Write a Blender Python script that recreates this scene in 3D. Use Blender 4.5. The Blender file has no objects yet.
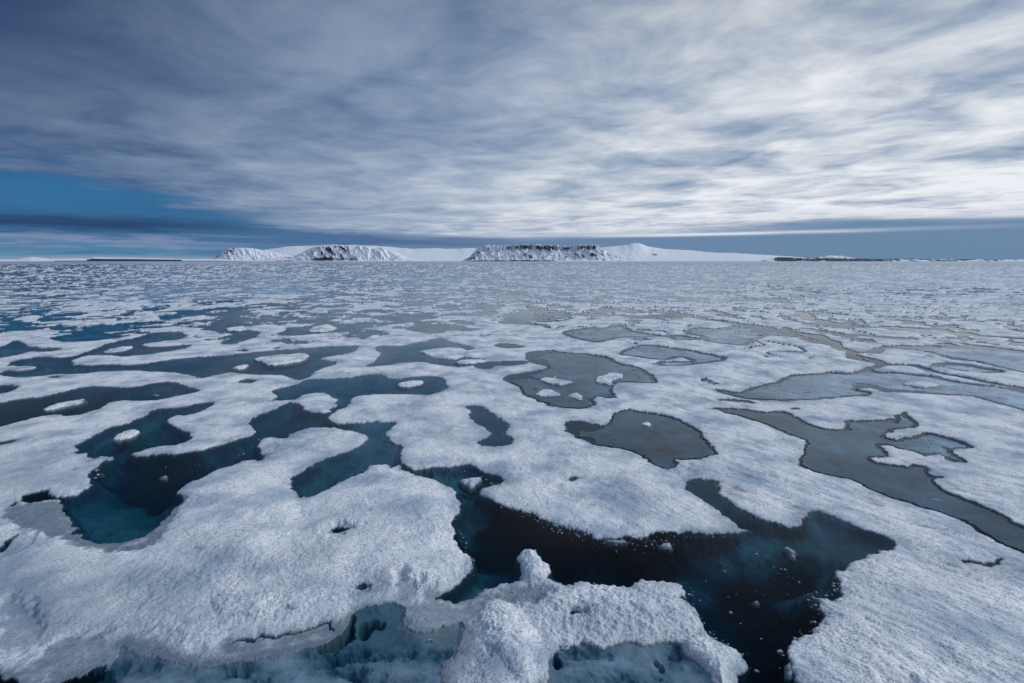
import bpy, math, random
import numpy as np

# ------------------------------------------------------------------ camera
W, H = 1024, 683
FPX = 512.0                    # focal length in pixels (18 mm on a 36 mm sensor)
HORIZON = 261.0
CAM_H = 5.0
PITCH = math.atan((H / 2 - HORIZON) / FPX)
scene = bpy.context.scene
cd = bpy.data.cameras.new('camera')
cd.sensor_width = 36.0
cd.lens = 36.0 * FPX / W
cd.clip_start = 0.05
cd.clip_end = 120000
cam = bpy.data.objects.new('camera', cd)
cam.location = (0, 0, CAM_H)
cam.rotation_euler = (math.pi / 2 - PITCH, 0, 0)
scene.collection.objects.link(cam)
scene.camera = cam
scene.render.resolution_x, scene.render.resolution_y = W, H
vs = scene.view_settings
vs.view_transform = 'Standard'
vs.look = 'None'
vs.exposure = 0.0
vs.gamma = 1.0
vs.use_curve_mapping = False
scene.cycles.transparent_max_bounces = 16
scene.cycles.max_bounces = 6

# ------------------------------------------------------------------ light
SUN_AZ = math.radians(86)      # to the right of the view direction
SUN_EL = math.radians(34)
sl = bpy.data.lights.new('sun', 'SUN')
sl.energy = 1.7
sl.angle = math.radians(16)
sl.color = (1.0, 0.985, 0.965)
so = bpy.data.objects.new('sun', sl)
so.rotation_euler = (math.pi / 2 - SUN_EL, 0, -SUN_AZ + math.pi)
scene.collection.objects.link(so)


# ------------------------------------------------------------------ node helpers
class NT:
    def __init__(s, tree):
        s.t = tree
        s.n = tree.nodes
        s.l = tree.links

    def node(s, typ, **kw):
        n = s.n.new(typ)
        for k, v in kw.items():
            setattr(n, k, v)
        return n

    def put(s, sock, v):
        if isinstance(v, bpy.types.NodeSocket):
            s.l.new(v, sock)
        elif v is not None:
            try:
                sock.default_value = v
            except Exception:
                sock.default_value = tuple(v) + (1.0,)

    def m(s, op, a, b=None, c=None, clamp=False):
        n = s.node('ShaderNodeMath', operation=op)
        n.use_clamp = clamp
        s.put(n.inputs[0], a)
        if b is not None: s.put(n.inputs[1], b)
        if c is not None: s.put(n.inputs[2], c)
        return n.outputs[0]

    def ss(s, v, a, b, lo=0.0, hi=1.0):            # smoothstep map
        n = s.node('ShaderNodeMapRange', interpolation_type='SMOOTHSTEP')
        s.put(n.inputs[0], v)
        n.inputs[1].default_value = a
        n.inputs[2].default_value = b
        n.inputs[3].default_value = lo
        n.inputs[4].default_value = hi
        return n.outputs[0]

    def mix(s, f, a, b, blend='MIX'):
        n = s.node('ShaderNodeMix', data_type='RGBA', blend_type=blend)
        s.put(n.inputs[0], f)
        s.put(n.inputs[6], a if isinstance(a, bpy.types.NodeSocket) else tuple(a) + (1,))
        s.put(n.inputs[7], b if isinstance(b, bpy.types.NodeSocket) else tuple(b) + (1,))
        return n.outputs[2]

    def noise(s, vec, scale, detail=4, rough=0.55, dist=0.0):
        n = s.node('ShaderNodeTexNoise')
        s.put(n.inputs['Vector'], vec)
        n.inputs['Scale'].default_value = scale
        n.inputs['Detail'].default_value = detail
        n.inputs['Roughness'].default_value = rough
        n.inputs['Distortion'].default_value = dist
        return n.outputs[0]

    def comb(s, x, y, z=0.0):
        n = s.node('ShaderNodeCombineXYZ')
        s.put(n.inputs[0], x); s.put(n.inputs[1], y); s.put(n.inputs[2], z)
        return n.outputs[0]

    def bell(s, v, c, w):                           # soft bump of height 1 at c, half width w
        d = s.m('DIVIDE', s.m('SUBTRACT', v, c), w)
        return s.m('EXPONENT', s.m('MULTIPLY', s.m('MULTIPLY', d, d), -1.0))


# ------------------------------------------------------------------ sky
def srgb(r, g, b):
    f = lambda c: ((c / 255) / 12.92) if c / 255 <= 0.04045 else (((c / 255) + 0.055) / 1.055) ** 2.4
    return (f(r), f(g), f(b))


world = bpy.data.worlds.new('World')
scene.world = world
world.use_nodes = True
w = NT(world.node_tree)
w.n.clear()
geo = w.node('ShaderNodeTexCoord')
sep = w.node('ShaderNodeSeparateXYZ')
w.l.new(geo.outputs['Generated'], sep.inputs[0])
X, Y, Z = sep.outputs
hor = w.m('SQRT', w.m('ADD', w.m('MULTIPLY', X, X), w.m('MULTIPLY', Y, Y)))
t = w.m('DIVIDE', Z, w.m('MAXIMUM', hor, 0.02))     # tangent of the elevation
az = w.m('ARCTAN2', X, Y)                            # 0 = straight ahead, + = right
zz = w.m('ADD', w.m('MAXIMUM', Z, 0.0), 0.045)
px = w.m('DIVIDE', X, zz)                            # position on the cloud layer
py = w.m('DIVIDE', Y, zz)
ca, sa = math.cos(math.radians(24)), math.sin(math.radians(24))
along = w.m('ADD', w.m('MULTIPLY', px, sa), w.m('MULTIPLY', py, ca))
across = w.m('SUBTRACT', w.m('MULTIPLY', px, ca), w.m('MULTIPLY', py, sa))
pl = w.comb(across, w.m('MULTIPLY', along, 0.85), 0)
pl2 = w.comb(w.m('MULTIPLY', across, 0.85), w.m('MULTIPLY', along, 0.85), 3.7)
n_big = w.noise(pl, 0.62, 5, 0.5, 0.5)
n_mid = w.noise(pl2, 1.8, 8, 0.55, 0.45)
n_fine = w.noise(w.comb(w.m('MULTIPLY', across, 0.7), w.m('MULTIPLY', along, 1.0), 9.1), 5.5, 7, 0.6, 0.5)
tex = w.m('ADD', w.m('MULTIPLY', n_mid, 0.54), w.m('ADD', w.m('MULTIPLY', n_big, 0.34), w.m('MULTIPLY', n_fine, 0.12)))
# the sun stands behind the layer on the right: thicker and darker cloud on the left
side = w.ss(az, -0.95, 0.75)
low = w.ss(t, 0.02, 0.30, 1.0, 0.0)
bright = w.m('ADD', w.m('ADD', 0.19, w.m('MULTIPLY', side, 0.47)), w.m('MULTIPLY', w.m('MULTIPLY', low, w.ss(az, -0.7, 0.0)), 0.21))
contrast = w.m('ADD', 1.15, w.m('MULTIPLY', w.ss(az, -0.4, 0.7), 2.05))
cl = w.m('ADD', bright, w.m('MULTIPLY', w.m('SUBTRACT', tex, 0.49), contrast))
ramp = w.node('ShaderNodeValToRGB')
w.l.new(cl, ramp.inputs[0])
e = ramp.color_ramp.elements
e[0].position = 0.0; e[0].color = srgb(56, 84, 122) + (1,)
e[1].position = 1.0; e[1].color = srgb(236, 239, 245) + (1,)
for p, c in ((0.14, (84, 110, 146)), (0.32, (122, 144, 174)), (0.55, (164, 179, 200)), (0.8, (210, 217, 226))):
    k = e.new(p); k.color = srgb(*c) + (1,)
cloud = ramp.outputs[0]
# darker cloud mass in the upper left
dk = w.m('MULTIPLY', w.ss(az, -0.22, -0.85), w.ss(t, 0.03, 0.38))
cloud = w.mix(w.m('MULTIPLY', dk, 0.85), cloud, srgb(34, 60, 100))

# clear air below the cloud deck
sky = w.node('ShaderNodeTexSky', sky_type='NISHITA')
sky.sun_disc = False
sky.sun_elevation = SUN_EL
sky.sun_rotation = SUN_AZ
sky.air_density = 1.2
sky.ozone_density = 3.0
nish = w.mix(1.0, sky.outputs[0], (0.085, 0.085, 0.085), 'MULTIPLY')
clear_l = w.mix(0.9, nish, srgb(14, 100, 152))
clear_r = w.mix(0.97, nish, srgb(104, 134, 168))
clear = w.mix(w.ss(az, -0.62, -0.1), clear_l, clear_r)
band = w.noise(w.comb(w.m('MULTIPLY', az, 1.3), w.m('MULTIPLY', t, 26), 1.0), 1.6, 5, 0.55, 0.3)
band2 = w.noise(w.comb(w.m('MULTIPLY', az, 6.0), w.m('MULTIPLY', t, 60), 5.0), 1.7, 5, 0.6, 0.4)
bj = w.m('ADD', w.m('MULTIPLY', w.m('SUBTRACT', band, 0.5), 0.055), w.m('MULTIPLY', w.m('SUBTRACT', band2, 0.5), w.m('MULTIPLY', w.ss(az, -0.1, -0.4), 0.055)))
tj = w.m('ADD', t, bj)
# lower rim of the deck: high on the left, low in the middle and on the right
rim = w.m('ADD', w.m('ADD', 0.045, w.m('MULTIPLY', w.ss(az, 0.0, 0.6), 0.017)), w.m('MULTIPLY', w.ss(az, -0.26, -0.80), 0.078))
deck = w.ss(w.m('SUBTRACT', tj, rim), -0.012, 0.022)
col = w.mix(deck, clear, cloud)
# pale haze on the horizon, left part
lf = w.ss(az, -0.35, -0.6)
hz1 = w.m('MULTIPLY', w.bell(tj, 0.028, 0.011), lf)
col = w.mix(w.m('MULTIPLY', hz1, 0.85), col, srgb(128, 146, 178))
hz2 = w.m('MULTIPLY', w.bell(tj, 0.012, 0.006), lf)
col = w.mix(w.m('MULTIPLY', hz2, 0.55), col, srgb(84, 142, 170))
# dark streak of stratus low on the left
st = w.m('MULTIPLY', w.bell(w.m('ADD', t, w.m('MULTIPLY', bj, 0.35)), 0.055, 0.012), w.ss(az, -0.32, -0.66))
col = w.mix(w.m('MULTIPLY', st, 0.92), col, srgb(42, 66, 104))
st2 = w.m('MULTIPLY', w.bell(w.m('ADD', t, w.m('MULTIPLY', bj, 0.5)), 0.083, 0.010), w.bell(az, -0.52, 0.16))
col = w.mix(w.m('MULTIPLY', st2, 0.45), col, srgb(52, 92, 136))
st3 = w.m('MULTIPLY', w.bell(w.m('ADD', t, w.m('MULTIPLY', bj, 0.5)), 0.125, 0.014), w.ss(az, -0.30, -0.7))
col = w.mix(w.m('MULTIPLY', st3, 0.5), col, srgb(48, 84, 128))
# dark blue slot under the deck in the centre left
ct = w.m('MULTIPLY', w.bell(tj, 0.040, 0.010), w.bell(az, -0.22, 0.24))
col = w.mix(w.m('MULTIPLY', ct, 0.75), col, srgb(66, 96, 140))
# bright break in the deck and thin white streak on the right
bb = w.m('MULTIPLY', w.bell(w.m('ADD', tj, w.m('MULTIPLY', az, -0.022)), 0.062, 0.009), w.ss(az, 0.0, 0.22))
col = w.mix(w.m('MULTIPLY', bb, w.ss(n_fine, 0.35, 0.6, 0.25, 0.95)), col, srgb(226, 229, 238))
wsx = w.m('MULTIPLY', w.bell(w.m('ADD', t, w.m('MULTIPLY', bj, 0.12)), 0.0475, 0.0032), w.bell(az, 0.38, 0.30))
col = w.mix(w.m('MULTIPLY', wsx, w.ss(band, 0.35, 0.55, 0.5, 1.0)), col, srgb(222, 228, 240))
pw = w.m('MULTIPLY', w.bell(t, 0.004, 0.006), w.bell(az, -0.66, 0.2))
col = w.mix(w.m('MULTIPLY', pw, 0.55), col, srgb(168, 186, 204))
# the higher, unseen part of the overcast, brightened to light the snow
hi = w.ss(t, 1.0, 2.0)
dark_belt = w.m('MULTIPLY', w.bell(t, 0.88, 0.36), 0.85)      # unseen dark belt, added to dim the water's reflections
col = w.mix(dark_belt, col, srgb(18, 34, 68))
lum = w.mix(w.ss(n_mid, 0.3, 0.7), srgb(158, 188, 226), srgb(188, 213, 246))
col = w.mix(w.m('MULTIPLY', hi, 0.95), col, lum)
bg = w.node('ShaderNodeBackground')
w.l.new(col, bg.inputs[0])
bg.inputs[1].default_value = 1.0
wo = w.node('ShaderNodeOutputWorld')
w.l.new(bg.outputs[0], wo.inputs[0])


# ------------------------------------------------------------------ photo pixel <-> place on the sea
CP, SP = math.cos(PITCH), math.sin(PITCH)


def ground(p):
    p = np.asarray(p, float)
    u = p[:, 0] - W / 2
    v = p[:, 1] - H / 2
    fy = FPX * CP - v * SP
    dz = -FPX * SP - v * CP
    k = CAM_H / -dz
    return np.stack([u * k, fy * k], 1)


def pixel(x, y):
    depth = y * CP + CAM_H * SP
    up = y * SP - CAM_H * CP
    depth = np.maximum(depth, 0.05)
    return W / 2 + FPX * x / depth, H / 2 - FPX * up / depth


# ------------------------------------------------------------------ numpy noise
def vnoise(x, y, seed=0):
    xi = np.floor(x).astype(np.int64)
    yi = np.floor(y).astype(np.int64)
    fx = x - xi
    fy = y - yi
    fx = fx * fx * fx * (fx * (fx * 6 - 15) + 10)
    fy = fy * fy * fy * (fy * (fy * 6 - 15) + 10)

    def h(a, b):
        v = (a * 374761393 + b * 668265263 + seed * 1442695041) & 0xFFFFFFFF
        v = ((v ^ (v >> 13)) * 1274126177) & 0xFFFFFFFF
        v = ((v ^ (v >> 16)) * 2246822519) & 0xFFFFFFFF
        return ((v ^ (v >> 15)) & 0xFFFFFF) / float(0xFFFFFF)
    a = h(xi, yi); b = h(xi + 1, yi); c = h(xi, yi + 1); d = h(xi + 1, yi + 1)
    return ((a + (b - a) * fx) * (1 - fy) + (c + (d - c) * fx) * fy) * 2 - 1


def fbm(x, y, seed=0, octv=4, gain=0.5, lac=2.03):
    o = np.zeros_like(x); amp = 1.0; tot = 0
    for i in range(octv):
        o += amp * vnoise(x * lac ** i + 17.3 * i, y * lac ** i - 9.1 * i, seed + i)
        tot += amp; amp *= gain
    return o / tot * 1.6


def sstep(v, a, b):
    q = np.clip((v - a) / (b - a), 0, 1)
    return q * q * (3 - 2 * q)


# ------------------------------------------------------------------ outlines
def smooth(pts, sub=3):
    p = np.asarray(pts, float); n = len(p); out = []
    for i in range(n):
        p0, p1, p2, p3 = p[i - 1], p[i], p[(i + 1) % n], p[(i + 2) % n]
        for k in range(sub):
            q = k / sub
            out.append(0.5 * ((2 * p1) + (-p0 + p2) * q + (2 * p0 - 5 * p1 + 4 * p2 - p3) * q * q
                              + (-p0 + 3 * p1 - 3 * p2 + p3) * q ** 3))
    return np.array(out)


def seg_dist2(qx, qy, a, b):
    dx, dy = b - a
    L = dx * dx + dy * dy + 1e-12
    k = np.clip(((qx - a[0]) * dx + (qy - a[1]) * dy) / L, 0, 1)
    return (qx - a[0] - k * dx) ** 2 + (qy - a[1] - k * dy) ** 2


def sdf_poly(qx, qy, pts, margin, px=True, sub=3):
    """signed distance in metres, + inside; only evaluated near the outline, -margin elsewhere"""
    P = smooth(pts, sub)
    if px: P = ground(P)
    out = np.full(qx.shape, -margin)
    m = (qx > P[:, 0].min() - margin) & (qx < P[:, 0].max() + margin) & \
        (qy > P[:, 1].min() - margin) & (qy < P[:, 1].max() + margin)
    x = qx[m]; y = qy[m]
    if x.size == 0: return out
    d2 = np.full(x.shape, 1e9); inside = np.zeros(x.shape, bool)
    n = len(P)
    for i in range(n):
        a = P[i]; b = P[(i + 1) % n]
        np.minimum(d2, seg_dist2(x, y, a, b), out=d2)
        if a[1] != b[1]:
            c = ((a[1] > y) != (b[1] > y))
            xi = (b[0] - a[0]) * (y - a[1]) / (b[1] - a[1]) + a[0]
            inside ^= c & (x < xi)
    d = np.sqrt(d2)
    out[m] = np.where(inside, d, -np.minimum(d, margin))
    return out


def dist_line(qx, qy, pts, margin):
    P = ground(pts)
    out = np.full(qx.shape, margin)
    m = (qx > P[:, 0].min() - margin) & (qx < P[:, 0].max() + margin) & \
        (qy > P[:, 1].min() - margin) & (qy < P[:, 1].max() + margin)
    x = qx[m]; y = qy[m]
    if x.size == 0: return out
    d2 = np.full(x.shape, margin ** 2)
    for a, b in zip(P[:-1], P[1:]):
        np.minimum(d2, seg_dist2(x, y, a, b), out=d2)
    out[m] = np.sqrt(d2)
    return out


# melt ponds and leads, as seen in the photograph (pixel outlines put down on the sea plane)
PONDS = [
 [(8,319),(30,322),(50,325),(48,329),(30,330),(15,330),(3,327)],
 [(39,318),(50,315),(72,317),(76,319),(55,321),(40,321)],
 [(75,332),(95,329),(105,333),(120,335),(112,338),(95,341),(70,342),(52,340),(60,336),(72,335)],
 [(-12,350),(0,348),(12,345),(16,341),(24,341),(27,345),(40,348),(58,348),(62,350),(48,352),(30,352),(15,356),(0,359),(-12,360)],
 [(8,366),(15,361),(40,358),(70,358),(92,352),(100,347),(118,342),(136,337),(150,333),(180,332),(187,335),(180,340),(160,342),(140,346),(160,348),(195,345),(175,351),(150,355),(130,356.5),(105,355.5),(85,357),(78,360),(85,364),(110,365),(125,366.5),(150,363),(180,359),(215,357),(245,354),(285,350),(320,348),(350,346),(354,349),(345,354),(330,357),(320,360),(335,362),(337,365),(320,370),(310,377),(300,381),(285,377),(270,376),(245,374),(230,373),(205,378),(195,376),(165,373),(140,371),(105,372),(80,374),(60,374),(40,376),(20,377),(5,376),(-12,375),(-12,366)],
 [(158,315),(170,311),(200,310),(203,313),(180,318),(165,320),(157,318)],
 [(145,306),(165,305),(170,308),(160,311),(148,309)],
 [(20,307),(60,311),(40,312),(22,311)],
 [(-8,313),(8,313),(12,317),(-8,319)],
 [(55,328),(75,326),(80,328),(70,330),(57,330)],
 [(209,325),(215,319),(225,317),(245,318),(252,320),(240,323),(230,326),(240,329),(258,332),(257,336),(245,341),(235,344),(222,344),(232,338),(233,335),(215,332)],
 [(256,318),(262,315),(290,316),(297,319),(285,321),(262,321)],
 [(215,315),(240,307),(258,307),(255,311),(240,313)],
 [(278,305),(290,303),(297,305),(288,308)],
 [(275,335),(285,332),(290,328),(305,327),(310,323),(325,322),(340,326),(355,327),(372,324),(378,321),(370,317),(380,315),(400,316),(420,318),(418,322),(400,324),(370,328),(350,332),(320,334),(290,336)],
 [(330,310),(350,310),(352,315),(370,316),(365,318),(340,316)],
 [(270,341),(285,339),(293,340),(288,342),(275,342)],
 [(236,351),(248,349),(246,352)],
 [(373,349),(380,346),(400,346),(420,343),(436,339),(455,342),(474,347),(465,350),(445,350),(428,350),(420,352),(433,358),(455,360),(462,357),(484,359),(486,362),(500,361),(525,361),(532,362),(515,366),(497,366),(490,369),(475,368),(470,366),(455,368),(440,366),(420,363),(400,363),(385,366),(368,367),(366,365),(378,360),(381,353)],
 [(405,329),(415,325),(432,321),(448,324),(465,328),(478,330),(465,332),(450,331),(440,334),(425,333),(415,332)],
 [(400,311),(420,312),(435,315),(425,318),(410,321),(395,321)],
 [(435,306),(450,304),(465,309),(445,309)],
 [(450,320),(470,322),(474,325),(460,324)],
 [(495,347),(500,344),(518,345),(522,348),(505,349)],
 [(495,317),(505,314),(520,310),(545,312),(560,316),(575,318),(560,321),(535,322),(515,321),(500,320)],
 [(562,332),(575,330),(600,328),(615,325),(628,327),(632,331),(660,335),(680,335),(690,337),(700,339),(690,340),(675,340),(665,337),(640,337),(615,339),(600,343),(585,341),(575,338)],
 [(527,353),(545,351),(565,353),(590,355),(610,358),(620,363),(640,368),(652,378),(655,383),(645,384),(620,383),(613,388),(612,395),(618,398),(605,398),(593,397),(588,400),(592,406),(580,410),(560,409),(545,404),(525,397),(520,391),(513,385),(503,379),(520,374),(540,370),(547,367),(536,363),(527,358)],
 [(620,354),(640,346),(662,347),(680,349),(695,351),(700,353),(723,357),(724,360),(710,362),(695,364),(680,366),(665,366),(655,364),(688,361),(680,357),(665,360),(640,357)],
 [(685,331),(700,328),(720,329),(740,324),(770,328),(790,333),(800,337),(770,336),(760,340),(750,345),(725,345),(703,341),(700,337),(690,335)],
 [(800,337),(825,343),(845,350),(860,356),(880,363),(872,370),(878,372),(900,373),(930,376),(950,381),(975,385),(1000,388),(1040,396),(1040,416),(1024,411),(1000,405),(975,398),(950,396),(920,394),(890,393),(880,391),(885,389),(860,388),(852,389),(870,393),(868,396),(850,398),(820,400),(790,402),(770,402),(745,400),(722,393),(714,390),(725,391),(738,393),(750,388),(760,385),(775,382),(785,377),(800,375),(825,373),(845,374),(860,370),(868,366),(862,358),(848,352),(830,346),(800,340)],
 [(880,348),(905,346),(925,347),(985,348),(1040,357),(1040,376),(1000,368),(975,362),(950,358),(930,353),(905,350)],
 [(-12,404),(0,403),(15,400),(40,398),(60,393),(75,389),(92,387),(105,388),(120,389),(135,388),(150,385),(165,383),(180,384),(190,388),(198,391),(185,394),(170,397),(155,400),(140,401.5),(125,402),(110,404),(98,410),(85,414),(70,416),(45,417),(25,420),(8,424),(-12,427)],
 [(-12,386),(0,386),(12,385),(20,386),(15,390),(0,393),(-12,394)],
 [(-12,443),(0,442),(15,440),(16,441),(0,445),(-12,447)],
 [(47,377),(58,375.5),(55,378)],
 [(84,444),(100,436),(108,429),(125,424),(145,415),(155,410),(175,408),(200,404),(212,403),(214,406),(200,412),(185,416),(176,416),(166,420),(168,424),(180,429),(192,432),(193,435),(185,441),(175,444),(160,446),(140,451),(132,455),(145,457),(170,455),(200,452),(220,447),(240,441),(256,434),(254,425),(256,419),(270,411),(290,403.5),(302,405),(306,411),(318,413),(333,412),(340,405),(332,397),(318,394),(305,396),(298,400),(290,400.5),(272,400.5),(280,396),(274,391),(285,388),(300,384),(308,380),(325,380),(345,379),(370,375.5),(383,375.5),(390,379),(400,379),(412,377),(430,377),(441,380),(444,386),(440,391),(425,395),(400,395),(380,395),(362,396),(352,400),(349,407),(338,413),(331,418),(332,423),(345,425),(365,423),(385,422.5),(396,424),(392,429),(385,433),(390,440),(400,446),(405,449),(399,453),(397,462),(391,468),(383,465),(368,467),(358,475),(345,481),(330,490),(315,497),(305,498),(295,492),(290,485),(294,478),(310,467),(325,458),(345,451),(360,445),(366,439),(355,434),(340,429),(322,427),(303,430),(287,438),(270,438),(262,445),(260,450),(266,456),(264,461),(255,460),(240,463),(222,470),(205,478),(193,482),(182,487),(175,492),(181,499),(172,510),(163,524),(150,534),(130,541),(108,543),(88,540),(80,528),(74,512),(67,500),(85,495),(99,483),(95,474),(93,468),(90,461),(86,455),(88,449)],
 [(18,501),(25,494),(40,491),(47,489),(55,495),(66,497),(72,500),(60,499.5),(45,500),(30,502)],
 [(0,508),(4,505),(8,503),(7,505),(4,507)],
 [(465,409),(475,407),(483,409),(490,416),(503,422),(508,428),(503,434),(510,438),(508,444),(495,447),(483,445),(478,441),(490,435),(488,431),(475,424),(468,415)],
 [(561,428),(565,424),(575,423),(590,425),(604,426),(612,421),(614,415),(622,411),(635,410.5),(660,415),(680,422),(695,429),(700,437),(710,443),(716,452),(714,457),(705,460),(690,462),(675,461),(679,465),(668,470),(655,465),(640,456),(620,449),(598,446),(585,443),(565,434)],
 [(716,409),(745,409),(765,412),(790,414),(800,419),(815,426),(835,430),(848,429),(852,422),(892,422),(898,416),(905,412),(914,420),(918,427),(905,429),(890,434),(888,437),(900,440),(915,437),(925,434),(940,437),(960,444),(975,449),(958,449),(950,451),(962,458),(968,463),(955,460),(940,454),(925,454),(905,450),(890,445),(882,447),(888,455),(880,457),(868,457),(878,463),(895,465),(905,467),(920,465),(928,469),(935,477),(943,479),(935,483),(945,491),(960,498),(980,507),(1000,515),(1015,524),(1040,534),(1040,560),(1024,552),(1005,545),(985,537),(965,525),(945,516),(920,508),(895,500),(870,491),(850,481),(830,477),(812,472),(804,465),(804,458),(807,450),(803,440),(790,435),(770,427),(745,418),(722,411)],
 [(690,485),(695,479),(705,481),(720,484),(724,489),(725,497),(735,507),(750,515),(765,521),(780,524),(790,525),(800,518),(810,512),(820,513),(840,521),(860,530),(875,534),(890,541),(898,548),(880,552),(862,556),(850,562),(843,575),(842,585),(835,595),(820,598),(803,593),(812,605),(818,620),(812,632),(795,635),(785,645),(787,660),(793,683),(796,715),(722,715),(735,690),(740,665),(735,652),(716,645),(705,636),(701,622),(695,610),(685,598),(680,590),(665,583),(650,583),(643,581),(635,585),(620,592),(600,590),(585,584),(575,585),(555,583),(549,578),(548,565),(540,552),(525,550),(517,556),(516,575),(519,583),(510,587),(490,592),(470,601),(450,604),(430,602),(440,596),(455,585),(468,573),(469,565),(462,550),(458,540),(450,530),(449,520),(458,510),(457,500),(450,490),(440,487),(425,478),(414,473),(420,470),(445,468),(460,466),(470,467),(480,473),(490,476),(505,482),(495,487),(482,490),(478,496),(490,501),(510,508),(530,515),(550,524),(570,530),(590,536),(600,540),(620,538),(640,537),(660,534),(690,532),(720,534),(742,532),(750,531),(740,528),(725,515),(712,505),(698,495)],
 [(95,715),(103,680),(108,668),(115,655),(122,647),(130,652),(145,657),(165,663),(200,668),(240,664),(256,660),(305,649),(345,637),(352,622),(360,612),(374,606),(386,602),(402,606),(404,620),(412,628),(428,635),(445,627),(460,625),(460,640),(450,655),(441,668),(436,715)],
 [(545,715),(547,680),(549,662),(560,652),(580,648),(600,650),(625,648),(650,648),(676,645),(688,655),(703,668),(712,680),(722,715)],
 [(-20,677),(10,676),(22,677),(27,683),(24,715),(-20,715)],
 [(57,690),(62,680),(75,675),(85,673),(95,668),(108,666),(110,674),(103,690),(90,715),(57,715)],
 [(330,529),(336,525),(342,526),(345,529),(340,532),(333,532)],
 [(565,479),(570,477),(574,479),(570,481)],
 [(240,383),(246,380),(256,381),(250,384)],
 [(658,362),(690,361),(724,360),(700,364),(676,366)],
 [(358,592),(362,590),(367,592),(365,596),(360,595)],
 [(930,365),(945,362),(975,366),(1000,372),(985,374),(950,369)],
 [(872,425),(886,420),(898,421),(893,425),(880,427)],
]
# ice that reaches back into those outlines and belongs to the main sheet
TONGUES = [
 [(80,466),(90,460),(100,456),(112,458),(104,463),(95,469),(84,473)],
 [(0,366),(20,366),(42,366.5),(36,369),(20,371),(8,371),(-12,374),(-12,367)],
]
# cracks along and across the refrozen right hand side
CRACKS = [
 ([(600,315),(640,317),(672,315),(701,319),(737,324),(768,329),(800,333),(830,342)], .10),
 ([(815,335),(825,342),(845,350),(856,353),(875,353),(888,347),(905,346),(925,347),(980,347),(1030,354)], .12),
 ([(800,312),(810,320),(850,327),(900,328),(940,330),(960,335),(1030,340)], .12),
 ([(850,335),(880,337),(910,339)], .10),
 ([(850,351),(856,360),(880,364),(910,365),(930,371),(970,380),(1030,392)], .08),
 ([(862,386),(888,391),(920,394)], .06),
 ([(232,645),(240,641),(258,641),(265,636),(300,631),(318,625),(330,625),(335,632)], .018),
 ([(398,465),(415,472)], .05),
 ([(680,600),(690,604)], .02),
 ([(720,400),(735,401),(755,404)], .03),
 ([(1000,560),(985,566),(960,563)], .02),
 ([(3,553),(12,545),(20,536)], .012),
]
# raised hummocks: outline, height, edge softness
HUMPS = [
 ([(517,556),(525,550),(540,553),(547,565),(546,580),(540,588),(527,588),(517,578)], .08, .10),
 ([(480,625),(487,610),(500,606),(518,610),(528,625),(537,650),(535,690),(510,690),(497,665),(482,650)], .075, .14),
 ([(530,605),(548,590),(570,588),(600,592),(640,586),(670,590),(683,605),(695,625),(688,638),(650,643),(620,642),(600,645),(570,640),(545,648),(533,630)], .045, .18),
 ([(300,500),(340,485),(390,470),(440,490),(455,520),(465,560),(440,590),(380,590),(330,570)], .10, .5),
 ([(170,500),(230,475),(280,480),(300,520),(260,570),(200,560)], .08, .5),
 ([(220,600),(290,590),(345,600),(345,625),(300,635),(230,650)], .07, .3),
 ([(850,570),(900,560),(960,600),(1040,660),(1040,715),(820,715),(800,650)], .06, .6),
]
# low, water-logged ice: outline, height above water, wetness
LOWS = [
 ([(386,604),(430,605),(470,604),(515,588),(545,585),(548,598),(530,607),(500,605),(484,612),(478,630),(482,655),(470,670),(462,680),(452,655),(462,640),(462,625),(445,627),(428,635),(412,628),(402,620)], .020, .75),
 ([(0,512),(28,503),(68,500),(76,515),(80,530),(95,541),(130,543),(155,533),(168,515),(178,495),(186,500),(180,515),(165,535),(150,548),(125,553),(95,551),(60,540),(30,530)], .012, .75),
 ([(392,585),(408,575),(424,590),(455,588),(440,600),(415,603),(395,600)], .022, .55),
 ([(320,532),(335,525),(358,523),(352,533),(330,537)], .025, .6),
 ([(60,640),(100,640),(120,650),(105,668),(70,675),(30,680),(20,670)], .02, .65),
 ([(0,600),(25,605),(45,625),(40,650),(10,650),(-20,640)], .03, .6),
]
# wet patches, lower-left ones also corner darkening painted in: x, y, radius (px), amount
WET_VIGNETTE = [(585,625,40,.45),(650,600,35,.35),(540,600,25,.6),(500,670,30,.5),(455,670,25,.6),(530,565,12,.35),(670,630,25,.4),(150,600,70,.6),(30,610,60,.85),(10,560,60,.6),(60,575,50,.45),(215,555,45,.45),(110,640,55,.6),(200,620,50,.4),(20,480,50,.5),(90,620,90,.5),(300,560,30,.25),(380,530,25,.2),(250,640,30,.4),(30,530,50,.4),
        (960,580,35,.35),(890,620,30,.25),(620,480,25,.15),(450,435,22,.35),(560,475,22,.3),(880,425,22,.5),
        (100,590,60,.25),(320,450,10,.3),(345,530,22,.5),(410,590,25,.5),(740,625,10,.1),(500,675,25,.25),(590,630,35,.2)]
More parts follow.
